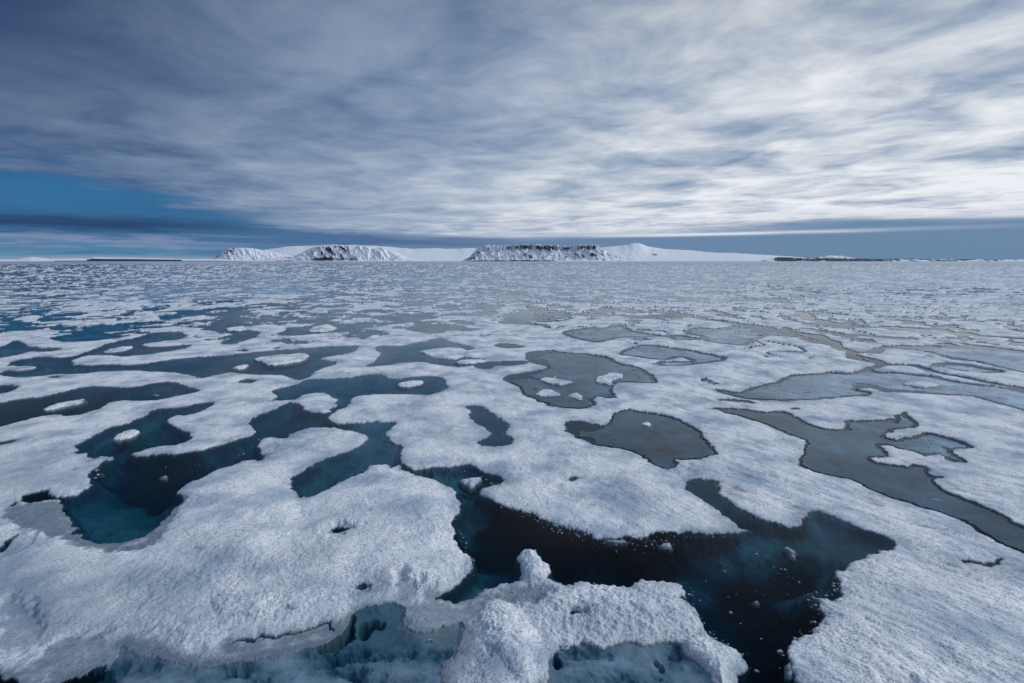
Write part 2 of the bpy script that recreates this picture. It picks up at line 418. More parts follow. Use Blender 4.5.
# pond floor: x, y, depth (0 = refrozen lid at the surface), albedo
FLOOR = [(20,350,.4,.40),(60,330,.35,.42),(120,355,.4,.40),(200,368,.22,.26),(300,372,.15,.24),(100,398,.9,.3),(180,388,.4,.32),(50,412,2.2,.3),
 (130,432,.36,.36),(200,425,.4,.34),(160,475,2.4,.25),(115,515,.32,.30),(130,495,.38,.30),(90,498,.38,.28),(150,512,.36,.28),(175,470,2.4,.2),(235,453,.6,.28),
 (300,418,.5,.3),(360,386,.12,.22),(370,448,.10,.19),(350,460,.2,.24),(310,482,.36,.36),(420,388,.09,.2),(430,355,.08,.22),(300,325,.25,.36),
 (230,335,.26,.36),(420,328,.1,.25),(490,430,.06,.13),(510,362,.06,.12),(560,385,0,.085),(600,370,0,.11),(540,400,.03,.07),(640,440,0,.06),(690,450,0,.062),(590,430,.03,.05),
 (705,495,.08,.08),(715,505,.18,.12),(700,352,0,.22),(620,335,0,.22),(740,335,0,.3),(800,388,0,.2),(860,378,0,.27),(950,395,0,.30),(1000,365,0,.36),
 (750,412,0,.08),(830,445,0,.085),(850,465,0,.07),(930,480,0,.065),(1000,535,0,.045),(940,448,0,.2),(900,432,0,.12),(900,350,0,.36),
 (440,475,.26,.34),(470,500,.55,.25),(495,525,3,.1),(560,538,3,.1),(640,548,2.5,.1),(480,560,.7,.3),(475,590,.34,.45),(505,578,.32,.45),(550,560,.40,.42),(575,572,.30,.45),(630,576,.36,.42),
 (690,565,.7,.3),(700,590,2.2,.2),(690,612,.45,.36),(740,570,2.8,.1),(760,600,3,.1),(775,640,3,.1),(765,535,.26,.26),(830,540,.22,.24),(860,545,.2,.2),(800,555,1.8,.12),(820,580,.35,.22),
 (750,680,1.2,.2),(715,640,.7,.25),(60,680,2,.1),(15,685,2,.1),(45,495,2.5,.1),
 (150,675,.035,.34),(220,682,.031,.40),(260,670,.05,.34),(330,660,.065,.27),(300,678,.035,.38),(370,625,.08,.24),(395,650,.065,.26),(420,675,.033,.38),(440,640,.033,.36),(420,645,.07,.25),
 (570,675,.055,.33),(600,660,.033,.40),(640,655,.035,.38),(640,682,.07,.28),(700,682,.07,.27),(680,665,.05,.32),
 (100,310,.3,.45),(300,305,.2,.36),(450,305,.08,.3),(650,320,0,.28),(900,320,0,.4),(60,288,0,.10),(350,288,0,.17),(650,288,0,.27),(950,288,0,.34),(60,275,0,.14),(350,275,0,.22),(650,275,0,.30),(950,275,0,.36),(336,528,.9,.1)]

# separate floes lying in the ponds: outline, freeboard, name, label
FLOES = [
 ([(254,360),(265,357),(290,355),(305,354),(309,357),(300,362),(275,366),(264,364)], .13, 'ice_floe', 'large flat white ice floe in the long blue channel left of centre', 'floe'),
 ([(233,368.5),(240,366),(249,366),(244,369),(238,370)], .10, 'ice_floe', 'small ice floe at the lower left of the large flat floe in the channel', 'floe'),
 ([(103,352),(115,348.5),(131,347),(128,350),(115,352.3)], .09, 'ice_floe', 'thin white strip of ice in the pond above the long snowy ridge at left', 'floe'),
 ([(225,329),(238,327),(248,329),(240,331.3),(228,331)], .09, 'ice_floe', 'narrow distant ice floe in the curved blue pond left of centre', 'floe'),
 ([(308,330),(318,326),(330,325.5),(337,329),(325,332),(312,332)], .10, 'ice_floe', 'distant pale ice floe inside the elongated blue pond above centre left', 'floe'),
 ([(45,409),(60,404),(82,400),(86,402),(75,405),(55,410)], .10, 'ice_floe', 'long thin slanted ice floe alone in the dark blue pond at the left edge', 'floe'),
 ([(114,438),(120,434),(130,431),(139,432),(138,436),(125,440),(117,440)], .09, 'ice_floe', 'oval ice floe in the teal pond between two snow tongues at left', 'floe'),
 ([(398,385),(404,383),(414,381),(423,383),(415,387),(402,388)], .10, 'ice_floe', 'small white ice floe in the grey pond above the broad central snow field', 'floe'),
 ([(420,351.5),(440,349),(458,349),(468,352),(462,357),(448,359),(434,357)], .12, 'ice_floe', 'lens shaped ice floe with pointed left tip in the upper middle pond', 'floe'),
 ([(457,363),(465,360),(480,360),(484,362),(474,364),(462,364.5)], .09, 'ice_floe', 'slim ice floe just below the lens shaped floe in the upper middle', 'floe'),
 ([(540,381),(547,378),(560,380),(570,383),(562,386),(550,385)], .10, 'ice_floe', 'ragged ice floe, the upper one of two in the grey pond right of centre', 'floe'),
 ([(534,394),(545,391),(555,392),(560,395),(548,397),(537,396)], .09, 'ice_floe', 'smooth oval ice floe, the lower one of two in the grey pond right of centre', 'floe'),
 ([(595,380),(605,375),(620,374),(623,378),(614,381),(612,385),(600,384)], .10, 'ice_floe', 'notched ice floe at the right side of the grey pond right of centre', 'floe'),
 ([(569,397),(573,394),(578,394),(583,398),(577,401)], .07, 'ice_chunk', 'small ice piece split off at the lower right rim of the grey pond', 'chunk'),
 ([(552,378),(555,376.6),(558,378),(555,379)], .06, 'ice_chunk', 'tiny ice chunk just above the ragged floe in the grey pond', 'chunk'),
 ([(641,424),(646,422),(652,426),(646,427)], .06, 'ice_chunk', 'small white ice lump in the middle of the dark grey pond right of centre', 'chunk'),
 ([(460,481),(468,478.5),(478,478.5),(481,481),(477,485),(470,488.5),(462,485)], .10, 'ice_chunk', 'pale rounded ice chunk in the narrow inlet above the black water', 'chunk'),
 ([(606,541),(612,539.5),(625,541),(624,543),(612,543)], .04, 'ice_chunk', 'thin ice flake under the dark undercut edge of the central snow field', 'chunk'),
 ([(660,545),(664,542),(668,543),(669,547),(663,547.5)], .05, 'ice_chunk', 'small ice chunk in dark water close below the central snow field', 'chunk'),
 ([(788,550),(790,548.5),(797,552),(796,555),(791,552.5)], .04, 'ice_chunk', 'narrow ice sliver drifting in the dark water right of the centre tip', 'chunk'),
 ([(793,556),(797,556),(796,558)], .03, 'ice_chunk', 'tiny ice crumb beside the narrow sliver in the dark water', 'chunk'),
 ([(756,601),(759,600),(760,602),(757,603)], .03, 'ice_chunk', 'tiny ice crumb alone in the black water at lower right', 'chunk'),
 ([(903,384.5),(915,381.5),(930,383),(937,386),(925,388),(912,386.5)], .08, 'ice_floe', 'low pale floe set in the refrozen grey lead at right', 'floe'),
 ([(935,500),(938,499),(941,500),(938,501.5)], .04, 'ice_chunk', 'tiny white ice crumb on the dark grey lead at right', 'chunk'),
 ([(160,477.5),(163,476),(166,477),(163,479)], .03, 'ice_chunk', 'tiny pale ice crumb in the dark pond at left', 'chunk'),
 ([(154,394.8),(157,394),(159,395),(156,396)], .03, 'ice_chunk', 'tiny ice crumb in the right arm of the dark pond at upper left', 'chunk'),
 ([(682,645),(690,641),(702,641),(715,647),(733,651),(737,656),(733,668),(727,683),(722,690),(712,678),(698,664),(686,655)], .19, 'ice_block', 'angular snow crusted ice block beside the foreground hummock, next to black water', 'block'),
 ([(736,668),(739,667),(740,671),(737,673)], .03, 'ice_chunk', 'tiny ice crumb off the right side of the angular foreground block', 'chunk'),
 ([(785,662),(788,660),(790,670),(787,675),(784,670)], .04, 'ice_chunk', 'small ice crumb against the right snow field at the bottom of the photo', 'chunk'),
]

# ------------------------------------------------------------------ grid of the ice, denser towards the viewer
def build_grid():
    ys = np.concatenate([np.arange(HORIZON + 3.2, 300, 0.5), np.arange(300, 560, 0.55), np.arange(560, 735, 0.6)])
    e = math.tan(0) + 0
    v = ys - H / 2
    r_rows = CAM_H * (FPX * CP - v * SP) / (FPX * SP + v * CP)
    near = np.linspace(0.6, r_rows.min() - 0.06, 14)
    far = np.geomspace(r_rows.max() * 1.06, 90000, 46)
    r = np.sort(np.concatenate([near, r_rows, far]))
    a_f = np.radians(np.arange(-55, 55.001, 0.085))
    a_c = np.radians(np.arange(57, 304, 2.0))
    a = np.concatenate([a_f, a_c])
    return r, a


R_, A_ = build_grid()
NR, NA = len(R_), len(A_)
RR, AA = np.meshgrid(R_, A_, indexing='ij')
GX = (RR * np.sin(AA)).ravel()
GY = (RR * np.cos(AA)).ravel()
DD = RR.ravel()
PX, PY = pixel(GX, GY)
infront = GY > 0.5


def warp(amp_near, amp_dist, seed):
    a = np.minimum(amp_near + amp_dist * DD, 1.6)
    f = 1.0 / np.maximum(0.32, DD * 0.035)
    # lattice frequency changes with distance in steps, cross-faded, to keep the edge detail at a visible size
    ox = np.zeros_like(GX); oy = np.zeros_like(GX)
    lev = np.log2(np.maximum(DD, 4) / 4)
    for k in range(0, 12):
        wgt = np.clip(1 - np.abs(lev - k), 0, 1)
        m = wgt > 0
        if not m.any(): continue
        s = 2.6 / 2 ** k
        ox[m] += wgt[m] * fbm(GX[m] * s, GY[m] * s, seed + k, 6, 0.68)
        oy[m] += wgt[m] * fbm(GX[m] * s + 50, GY[m] * s + 31, seed + 40 + k, 6, 0.68)
    return ox * a, oy * a


WX, WY = warp(0.058, 0.012, 5)
QX, QY = GX + WX, GY + WY

S = np.full(GX.shape, 50.0)
for p in PONDS:
    sd = sdf_poly(QX, QY, p, 3.0)
    S = np.minimum(S, -sd + (sd <= -3.0) * 47)
for p in TONGUES:
    S = np.maximum(S, sdf_poly(QX, QY, p, 3.0))

# ponds nobody traced: far away and outside the picture
outf = np.maximum.reduce([sstep(-PX, 8, 40), sstep(PX, 1030, 1064), sstep(PY, 705, 745), 1.0 - infront * 1.0])
outf = np.maximum(outf, sstep(-PY, -312, -298))
n1 = fbm(GX / 5.5, GY / 7.5, 71, 4, 0.52)
n2 = fbm(GX / 2.6, GY / 3.2, 91, 3, 0.5)
Sp = (n1 + 0.45 * n2 + 0.04) * 3.0
S = np.where(outf > 0.01, np.minimum(S, Sp + (1 - outf) * 8), S)
# small thaw holes between the traced ponds in the middle distance
n5 = fbm(GX / 2.6 + 3, GY / 3.0, 151, 6, 0.62)
band_f = sstep(-PY, -352, -322) * sstep(PY, 262, 266)
leftm = 1 - 0.28 * sstep(PX, 520, 760)
S = np.where(infront, np.minimum(S, (n5 + 0.95 - 0.84 * band_f * leftm) * 2.2), S)
n6 = fbm(GX / 1.5 + 7, GY / 1.7, 161, 5, 0.6)
strips = sstep(-PY, -345, -318) * sstep(PY, 262, 266)
S = np.where(infront & (strips > 0.02), np.maximum(S, (n6 - 1.40 + 1.12 * strips) * 1.6), S)
n3 = fbm(GX / 2.2, GY / 3.4, 131, 4, 0.55)
midz = sstep(DD, 22, 45)
S = np.minimum(S, (n3 + 1.6 - 0.95 * midz) * 1.4)

crack = np.full(GX.shape, 3.0)
for p, wd in CRACKS:
    d = dist_line(QX, QY, p, 1.5)
    crack = np.minimum(crack, d - np.maximum(wd, np.minimum(0.00022 * DD ** 2, 0.5)))
rn = fbm(GX / 5.5 + 4, GY / 9.0, 171, 4, 0.55)
rmask = sstep(PX, 560, 760) * sstep(PY, 440, 370) * sstep(-PY, -430, -350)
c2 = np.abs(rn) * 4.0 - 0.10 + (1 - rmask) * 3
c2 = np.where((PY > 276) & (DD < 130), c2, 3.0)
crack = np.minimum(crack, c2)
S = np.where(crack < 0.35, np.minimum(S, crack), S)
only_crack = (crack < 0.3)

# pond floor fields
num_d = np.zeros_like(GX); num_a = np.zeros_like(GX); den = np.zeros_like(GX)
cpx = np.clip(PX, -60, 1084); cpy = np.clip(np.where(infront, PY, 700), 275, 720)
jx = fbm(GX / 0.9, GY / 0.9, 201, 4) * 13
jy = fbm(GX / 0.9 + 9, GY / 0.9 + 5, 221, 4) * 9
for (fx, fy, dep, alb) in FLOOR:
    q = ((cpx + jx - fx) ** 2 + ((cpy + jy - fy) * 1.8) ** 2 + 40.0) ** -1.9
    num_d += q * math.log(dep + 0.012); num_a += q * alb; den += q
DEPTH = np.exp(num_d / den) - 0.012
ALB = num_a / den
fnz = fbm(GX / 0.55, GY / 0.55, 241, 4)
DEPTH = DEPTH * np.exp(0.28 * fnz)
for (hx, hy, hr) in [(368,627,6),(376,621,4),(385,623,3),(557,661,4),(555,655,3),(653,659,3),(659,663,3),(338,529,8)]:
    DEPTH = DEPTH + 0.7 * np.exp(-((((PX - hx + jx * .4) / hr) ** 2 + ((PY - hy + jy * .4) / hr) ** 2) ** 2)) * infront
DEPTH = np.where((DD > 75) & (DEPTH < 0.3 + 0.1 * fnz), 0.0, DEPTH); DEPTH = np.where(DD > 130, 0.0, DEPTH)
basin = sstep(PY, 632, 655) * infront * (PX > 90) * (PX < 722) * (1 - sstep(DEPTH, 0.15, 0.3))
slush = fbm(GX / 0.42, GY / 0.30, 451, 5, 0.6)
DEPTH = DEPTH * (1 - basin) + basin * np.clip(DEPTH * np.exp(-1.3 * slush) + 0.0, 0.004, 0.3)
ALB = ALB * (1 + basin * np.clip(0.35 * slush, -0.4, 0.6))
lid = (DEPTH < 0.03) & ~((PY > 640) & infront & (PX > 90) & (PX < 720))

# heights
und = fbm(GX / 1.5, GY / 1.5, 301, 4) * 0.042 + fbm(GX / 5.0, GY / 5.0, 311, 2) * 0.02
nearf = sstep(-DD, -38, -12)
lat_l = fbm(GX / 0.55, GY / 0.75, 321, 3) * 0.012
lump = fbm(GX / 0.13, GY / 0.13, 331, 3, 0.6) * 0.010 * sstep(-DD, -30, -9)
grain = fbm(GX / 0.05, GY / 0.05, 351, 2, 0.7) * 0.009 * sstep(-DD, -12, -7)
crumb = fbm(GX / 0.13, GY / 0.13, 381, 4, 0.68)
S = S + np.where((np.abs(S) < 0.6) & ~only_crack, crumb * 0.045 * sstep(-DD, -22, -8) * (0.35 + 0.65 * sstep(fbm(GX / 1.1, GY / 1.1, 391, 2), -0.4, 0.4)), 0)
cu, su = math.cos(math.radians(-52)), math.sin(math.radians(-52))
SU = GX * cu + GY * su
SV = -GX * su + GY * cu
sas = fbm(SU / 1.1, SV / 0.22, 341, 4, 0.6) * sstep(PX, 380, 800) * sstep(-DD, -60, -20)
sas2 = fbm(SU / 0.35, SV / 0.09, 345, 3, 0.6) * sstep(PX, 420, 820) * sstep(-DD, -22, -8)
gS = np.maximum(S, 0)
body = 0.030 * (1 - np.exp(-gS / 0.02)) + 0.06 * (1 - np.exp(-gS / 0.6))
gm = 0.25 + 0.75 * sstep(fbm(GX / 1.3 + 2, GY / 1.3, 337, 4, 0.6), -0.45, 0.35)
lump = lump * gm; grain = grain * gm
snowz = body + (und + lat_l + sas * 0.022 + sas2 * 0.007) * (1 - np.exp(-gS / 0.35)) + (lump + grain) * (1 - np.exp(-gS / 0.03))
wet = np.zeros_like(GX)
for (wx, wy, rr, am) in WET_VIGNETTE:
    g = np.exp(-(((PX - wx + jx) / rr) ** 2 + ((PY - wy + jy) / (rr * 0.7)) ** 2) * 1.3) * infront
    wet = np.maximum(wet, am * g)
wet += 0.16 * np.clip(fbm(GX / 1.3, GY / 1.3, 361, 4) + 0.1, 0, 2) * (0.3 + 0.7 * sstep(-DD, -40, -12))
wet += 0.16 * sstep(-DD, -13, -7) * (0.6 + 0.8 * fbm(GX / 0.9, GY / 0.9, 363, 3))  # vignette painted in: nearer ice darkened as if wetter
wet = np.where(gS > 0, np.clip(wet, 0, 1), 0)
wn = fbm(GX / 0.45, GY / 0.45, 365, 4, 0.6)
wide = fbm(GX / 2.0, GY / 2.0, 367, 3)
wet = np.where(gS > 0, np.maximum(wet, np.clip(0.62 + 0.35 * wn + 0.2 * wide, 0, 1) * np.exp(-gS / (0.13 + 0.0012 * DD + 0.10 * np.clip(wide, 0, 1))) * sstep(-DD, -70, -15)), wet)
ridge = (1 - np.abs(fbm(GX / 0.30, GY / 0.22, 375, 4, 0.6)) * 2.2)
shore = sstep(PY, 575, 625) * sstep(-PX, -500, -470) * infront + 0.8 * np.exp(-(((PX - 110) / 90) ** 2 + ((PY - 530) / 30) ** 2) ** 2) * infront
shore = np.clip(shore, 0, 1)
snowz = snowz * (1 - shore) + (0.008 + snowz * sstep(gS + 0.12 * wn, 0.0, 0.45)) * shore
wet = np.where((shore > 0.3) & (gS > 0), np.maximum(wet, 0.85 * sstep(-gS - 0.12 * wn, -0.38, 0.0)), wet)
for p, hh, soft in HUMPS:
    sd = sdf_poly(QX, QY, p, 2.0)
    add = hh * (1 - np.exp(-np.maximum(sd, 0) / soft))
    snowz += (add + 0.28 * add * ridge * (soft < 0.2)) * (1 - np.exp(-gS / 0.05))
    wet *= 1 - 0.6 * np.clip(add / hh, 0, 1)
edge_n = fbm(GX / 0.25, GY / 0.25, 371, 4, 0.6)
for p, hh, ww in LOWS:
    sd = sdf_poly(QX, QY, p, 2.0)
    k = sstep(sd + 0.14 * edge_n, -0.10, 0.14)
    low_z = hh * 0.8 + (lump + grain) * 0.7 + und * 0.08
    snowz = np.where(S > 0, snowz * (1 - k) + np.maximum(low_z, 0.004) * k * np.minimum(1, gS / 0.02 + 0.2), snowz)
    wet = np.maximum(wet, ww * k)
n = np.clip(-S, 0, None)
ALB = ALB * (1 - 0.68 * sstep(DEPTH, 0.45, 1.1))  # deep floors darkened: the dark of deep water put into the albedo
RES = np.minimum(0.00026 * DD ** 2, 0.6)
lip = np.clip(n - 0.014 - RES, 0, None)
DEPTH = np.where(DEPTH > 0.4, 0.4 + 0.16 * (1 - np.exp(-(DEPTH - 0.4) / 0.4)), DEPTH)
edge = 1 - np.exp(-n / 0.05)
water_z = -0.01 - DEPTH * (1 - np.exp(-lip / (0.07 + 1.6 * RES))) - 0.05 * edge * sstep(DEPTH, 0.05, 0.2)
water_z -= 0.02 * fnz * edge * np.minimum(DEPTH * 4, 1)
moat = 0.025 + 0.045 * sstep(PX, 560, 720) * (0.6 + 0.4 * vnoise(GX / 0.8, GY / 0.8, 401))
moat = np.maximum(moat, RES) * sstep(-DD, -75, -40)
lid_z = np.where(n < moat, -0.28, 0.007 + 0.002 * fnz)
# narrow cracks through the lid
lc = np.abs(fbm(GX / 1.6, GY / 1.6, 431, 4, 0.6)) - 0.008
lid_z = np.where((lc < 0) & (DD < 60) & (vnoise(GX / 2.0, GY / 2.0, 441) > 0.35), -0.06, lid_z)
pz = np.where(lid & ~(only_crack & (crack > -0.4)), lid_z, water_z)
pz = np.where(only_crack, np.minimum(pz, -0.35 * np.clip(n / 0.03, 0, 1)), pz)
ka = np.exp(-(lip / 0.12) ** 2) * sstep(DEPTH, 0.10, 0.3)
ALB = ALB * (1 - ka) + np.minimum(ALB * 0.5, 0.075) * ka  # submerged walls darkened: shade of an undercut edge put into the albedo
ltex = 1 + 0.45 * fbm(GX / 1.3, GY / 1.3, 411, 4) + 0.30 * fbm(GX / 0.28, GY / 0.28, 421, 3)
ALB = np.where(lid, ALB * np.clip(ltex, 0.4, 1.7), ALB)
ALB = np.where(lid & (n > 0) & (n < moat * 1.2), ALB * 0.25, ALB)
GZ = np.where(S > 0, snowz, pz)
# very far, the grid is too coarse for single ponds
farw = sstep(DD, 900, 1600)
GZ = GZ * (1 - farw) + 0.05 * farw
snow = np.where(S > 0, 1.0, 0.0)
snow_far = sstep(DD, 500, 1200)
snow = snow * (1 - snow_far) + (0.52 + 0.25 * n1) * snow_far
GZ = np.where(DD > 20000, 0.05, GZ)

def add_attr(me, name, arr):
    at = me.attributes.new(name, 'FLOAT', 'POINT')
    at.data.foreach_set('value', np.ascontiguousarray(arr, dtype=np.float32))


def mesh_np(name, co, quads, mat, smooth_=True, tris=None):
    me = bpy.data.meshes.new(name)
    nv = len(co)
    me.vertices.add(nv)
    me.vertices.foreach_set('co', np.ascontiguousarray(co, dtype=np.float32).ravel())
    nq = len(quads)
    me.loops.add(nq * 4)
    me.loops.foreach_set('vertex_index', np.ascontiguousarray(quads, dtype=np.int32).ravel())
    me.polygons.add(nq)
    me.polygons.foreach_set('loop_start', np.arange(0, nq * 4, 4, dtype=np.int32))
    me.update(calc_edges=True)
    me.polygons.foreach_set('use_smooth', np.full(nq, smooth_))
    me.materials.append(mat)
    me.validate()
    o = bpy.data.objects.new(name, me)
    scene.collection.objects.link(o)
    return o


idx = np.arange(NR * NA).reshape(NR, NA)
nxt = np.roll(idx, -1, axis=1)
Q = np.stack([idx[:-1], nxt[:-1], nxt[1:], idx[1:]], -1).reshape(-1, 4)


# ------------------------------------------------------------------ materials
def new_mat(name):
    m = bpy.data.materials.new(name)
    m.use_nodes = True
    k = NT(m.node_tree)
    k.n.clear()
    return m, k


def ice_material(name, use_attr=True):
    m, k = new_mat(name)
    g = k.node('ShaderNodeNewGeometry')
    pos = g.outputs['Position']

    def attr(nm):
        a = k.node('ShaderNodeAttribute', attribute_name=nm)
        return a.outputs['Fac']
    snow_f = attr('snow'); alb_f = attr('alb'); wet_f = attr('wet')
    z = k.node('ShaderNodeSeparateXYZ'); k.l.new(pos, z.inputs[0]); zc = z.outputs[2]
    nA = k.noise(pos, 0.75, 6, 0.62)
    nB = k.noise(pos, 9, 5, 0.65)
    nC = k.noise(pos, 34, 3, 0.7)
    # snow: white crust, translucent blue grey where it is soaked and where the vignette is painted
    dry = k.mix(k.ss(nA, 0.34, 0.60), (0.43, 0.51, 0.60), (0.93, 0.935, 0.94))
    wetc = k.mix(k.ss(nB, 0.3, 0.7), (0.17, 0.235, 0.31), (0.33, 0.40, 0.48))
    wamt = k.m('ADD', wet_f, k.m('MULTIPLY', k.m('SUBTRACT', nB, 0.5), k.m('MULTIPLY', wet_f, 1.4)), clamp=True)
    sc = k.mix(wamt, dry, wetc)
    pits = k.ss(nC, 0.53, 0.38)
    pits = k.m('MULTIPLY', pits, k.ss(nB, 0.65, 0.35, 0.35, 0.95))
    sc = k.mix(pits, sc, (0.22, 0.29, 0.37))  # dark ice of melted pits, plus shade between grains painted in
    # soaked foot of the crust at the water line
    foot = k.m('MULTIPLY', k.ss(k.m('ADD', zc, k.m('MULTIPLY', k.m('SUBTRACT', nB, 0.5), 0.03)), 0.035, 0.0), 0.8)
    sc = k.mix(foot, sc, (0.10, 0.14, 0.18))
    # bare ice: refrozen lids and pond floors
    tint_l = k.mix(k.ss(alb_f, 0.05, 0.35), (0.34, 0.86, 1.34), (0.66, 0.95, 1.24))
    tint_w = k.mix(k.ss(alb_f, 0.05, 0.45), (0.28, 0.95, 1.45), (0.86, 1.0, 1.0))
    tint = k.mix(wet_f, tint_l, tint_w)
    bc = k.node('ShaderNodeVectorMath', operation='SCALE')
    k.l.new(tint, bc.inputs[0])
    mod = k.m('ADD', 0.05, k.m('MULTIPLY', k.m('ADD', nA, nB), 0.98))
    k.l.new(k.m('MULTIPLY', alb_f, mod), bc.inputs['Scale'])
    base = k.mix(snow_f, bc.outputs[0], sc)
    bs = k.node('ShaderNodeBsdfPrincipled')
    k.l.new(base, bs.inputs['Base Color'])
    rough = k.m('ADD', 0.26, k.m('MULTIPLY', snow_f, 0.46))
    rough = k.m('SUBTRACT', rough, k.m('MULTIPLY', wamt, 0.22))
    k.l.new(rough, bs.inputs['Roughness'])
    bs.inputs['IOR'].default_value = 1.31
    # ice under water hardly reflects: its index is close to that of water
    k.l.new(k.ss(zc, -0.006, 0.003, 0.0, 0.5), bs.inputs['Specular IOR Level'])
    b1 = k.node('ShaderNodeBump'); b1.inputs['Distance'].default_value = 0.05
    glz = k.ss(k.noise(pos, 0.9, 4, 0.6), 0.36, 0.60, 0.25, 1.0)      # glazed, smooth patches against coarse crust
    k.l.new(nB, b1.inputs['Height']); k.l.new(k.m('MULTIPLY', k.m('MULTIPLY', snow_f, 0.42), glz), b1.inputs['Strength'])
    b2 = k.node('ShaderNodeBump'); b2.inputs['Distance'].default_value = 0.02
    k.l.new(nC, b2.inputs['Height']); k.l.new(k.m('ADD', 0.05, k.m('MULTIPLY', k.m('MULTIPLY', snow_f, 0.7), glz)), b2.inputs['Strength'])
    k.l.new(b1.outputs[0], b2.inputs['Normal'])
    k.l.new(b2.outputs[0], bs.inputs['Normal'])
    o = k.node('ShaderNodeOutputMaterial')
    k.l.new(bs.outputs[0], o.inputs[0])
    return m


ICE = ice_material('sea_ice')

co = np.stack([GX, GY, GZ], 1)
sheet = mesh_np('ice_sheet', co, Q, ICE)
add_attr(sheet.data, 'snow', snow)
add_attr(sheet.data, 'alb', ALB)
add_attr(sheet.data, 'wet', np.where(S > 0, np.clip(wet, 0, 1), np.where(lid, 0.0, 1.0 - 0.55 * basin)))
sheet['kind'] = 'structure'
sheet['label'] = 'melting white sea ice with ponds and leads'

# ------------------------------------------------------------------ water
def water_material():
    m, k = new_mat('sea_water')
    g = k.node('ShaderNodeNewGeometry')
    nn = k.noise(g.outputs['Position'], 3.0, 3, 0.5)
    bp = k.node('ShaderNodeBump')
    bp.inputs['Distance'].default_value = 0.004
    bp.inputs['Strength'].default_value = 0.25
    k.l.new(nn, bp.inputs['Height'])
    fr = k.node('ShaderNodeFresnel'); fr.inputs['IOR'].default_value = 1.21
    k.l.new(bp.outputs[0], fr.inputs['Normal'])
    tr = k.node('ShaderNodeBsdfTransparent')
    gl = k.node('ShaderNodeBsdfGlossy'); gl.inputs['Roughness'].default_value = 0.045
    k.l.new(bp.outputs[0], gl.inputs['Normal'])
    mx = k.node('ShaderNodeMixShader')
    k.l.new(fr.outputs[0], mx.inputs[0]); k.l.new(tr.outputs[0], mx.inputs[1]); k.l.new(gl.outputs[0], mx.inputs[2])
    va = k.node('ShaderNodeVolumeAbsorption')
    va.inputs['Color'].default_value = (0.08, 0.64, 0.70, 1)
    va.inputs['Density'].default_value = 2.0
    o = k.node('ShaderNodeOutputMaterial')
    k.l.new(mx.outputs[0], o.inputs[0]); k.l.new(va.outputs[0], o.inputs[1])
    return m


R0 = 85000.0
ang = np.radians(np.arange(0, 360, 10))
top = [(R0 * math.cos(a), R0 * math.sin(a), 0.0) for a in ang]
bot = [(R0 * math.cos(a), R0 * math.sin(a), -12.0) for a in ang]
me = bpy.data.meshes.new('water')
N = len(ang)
me.from_pydata(top + bot, [], [list(range(N)), list(range(2 * N - 1, N - 1, -1))] +
               [[i, i + N, (i + 1) % N + N, (i + 1) % N] for i in range(N)])
me.materials.append(water_material())
wat = bpy.data.objects.new('water', me)
scene.collection.objects.link(wat)
wat['kind'] = 'structure'
wat['label'] = 'cold clear sea water standing in the melt ponds'

# ------------------------------------------------------------------ separate floes
fine = NA - len(np.arange(57, 304, 2.0))


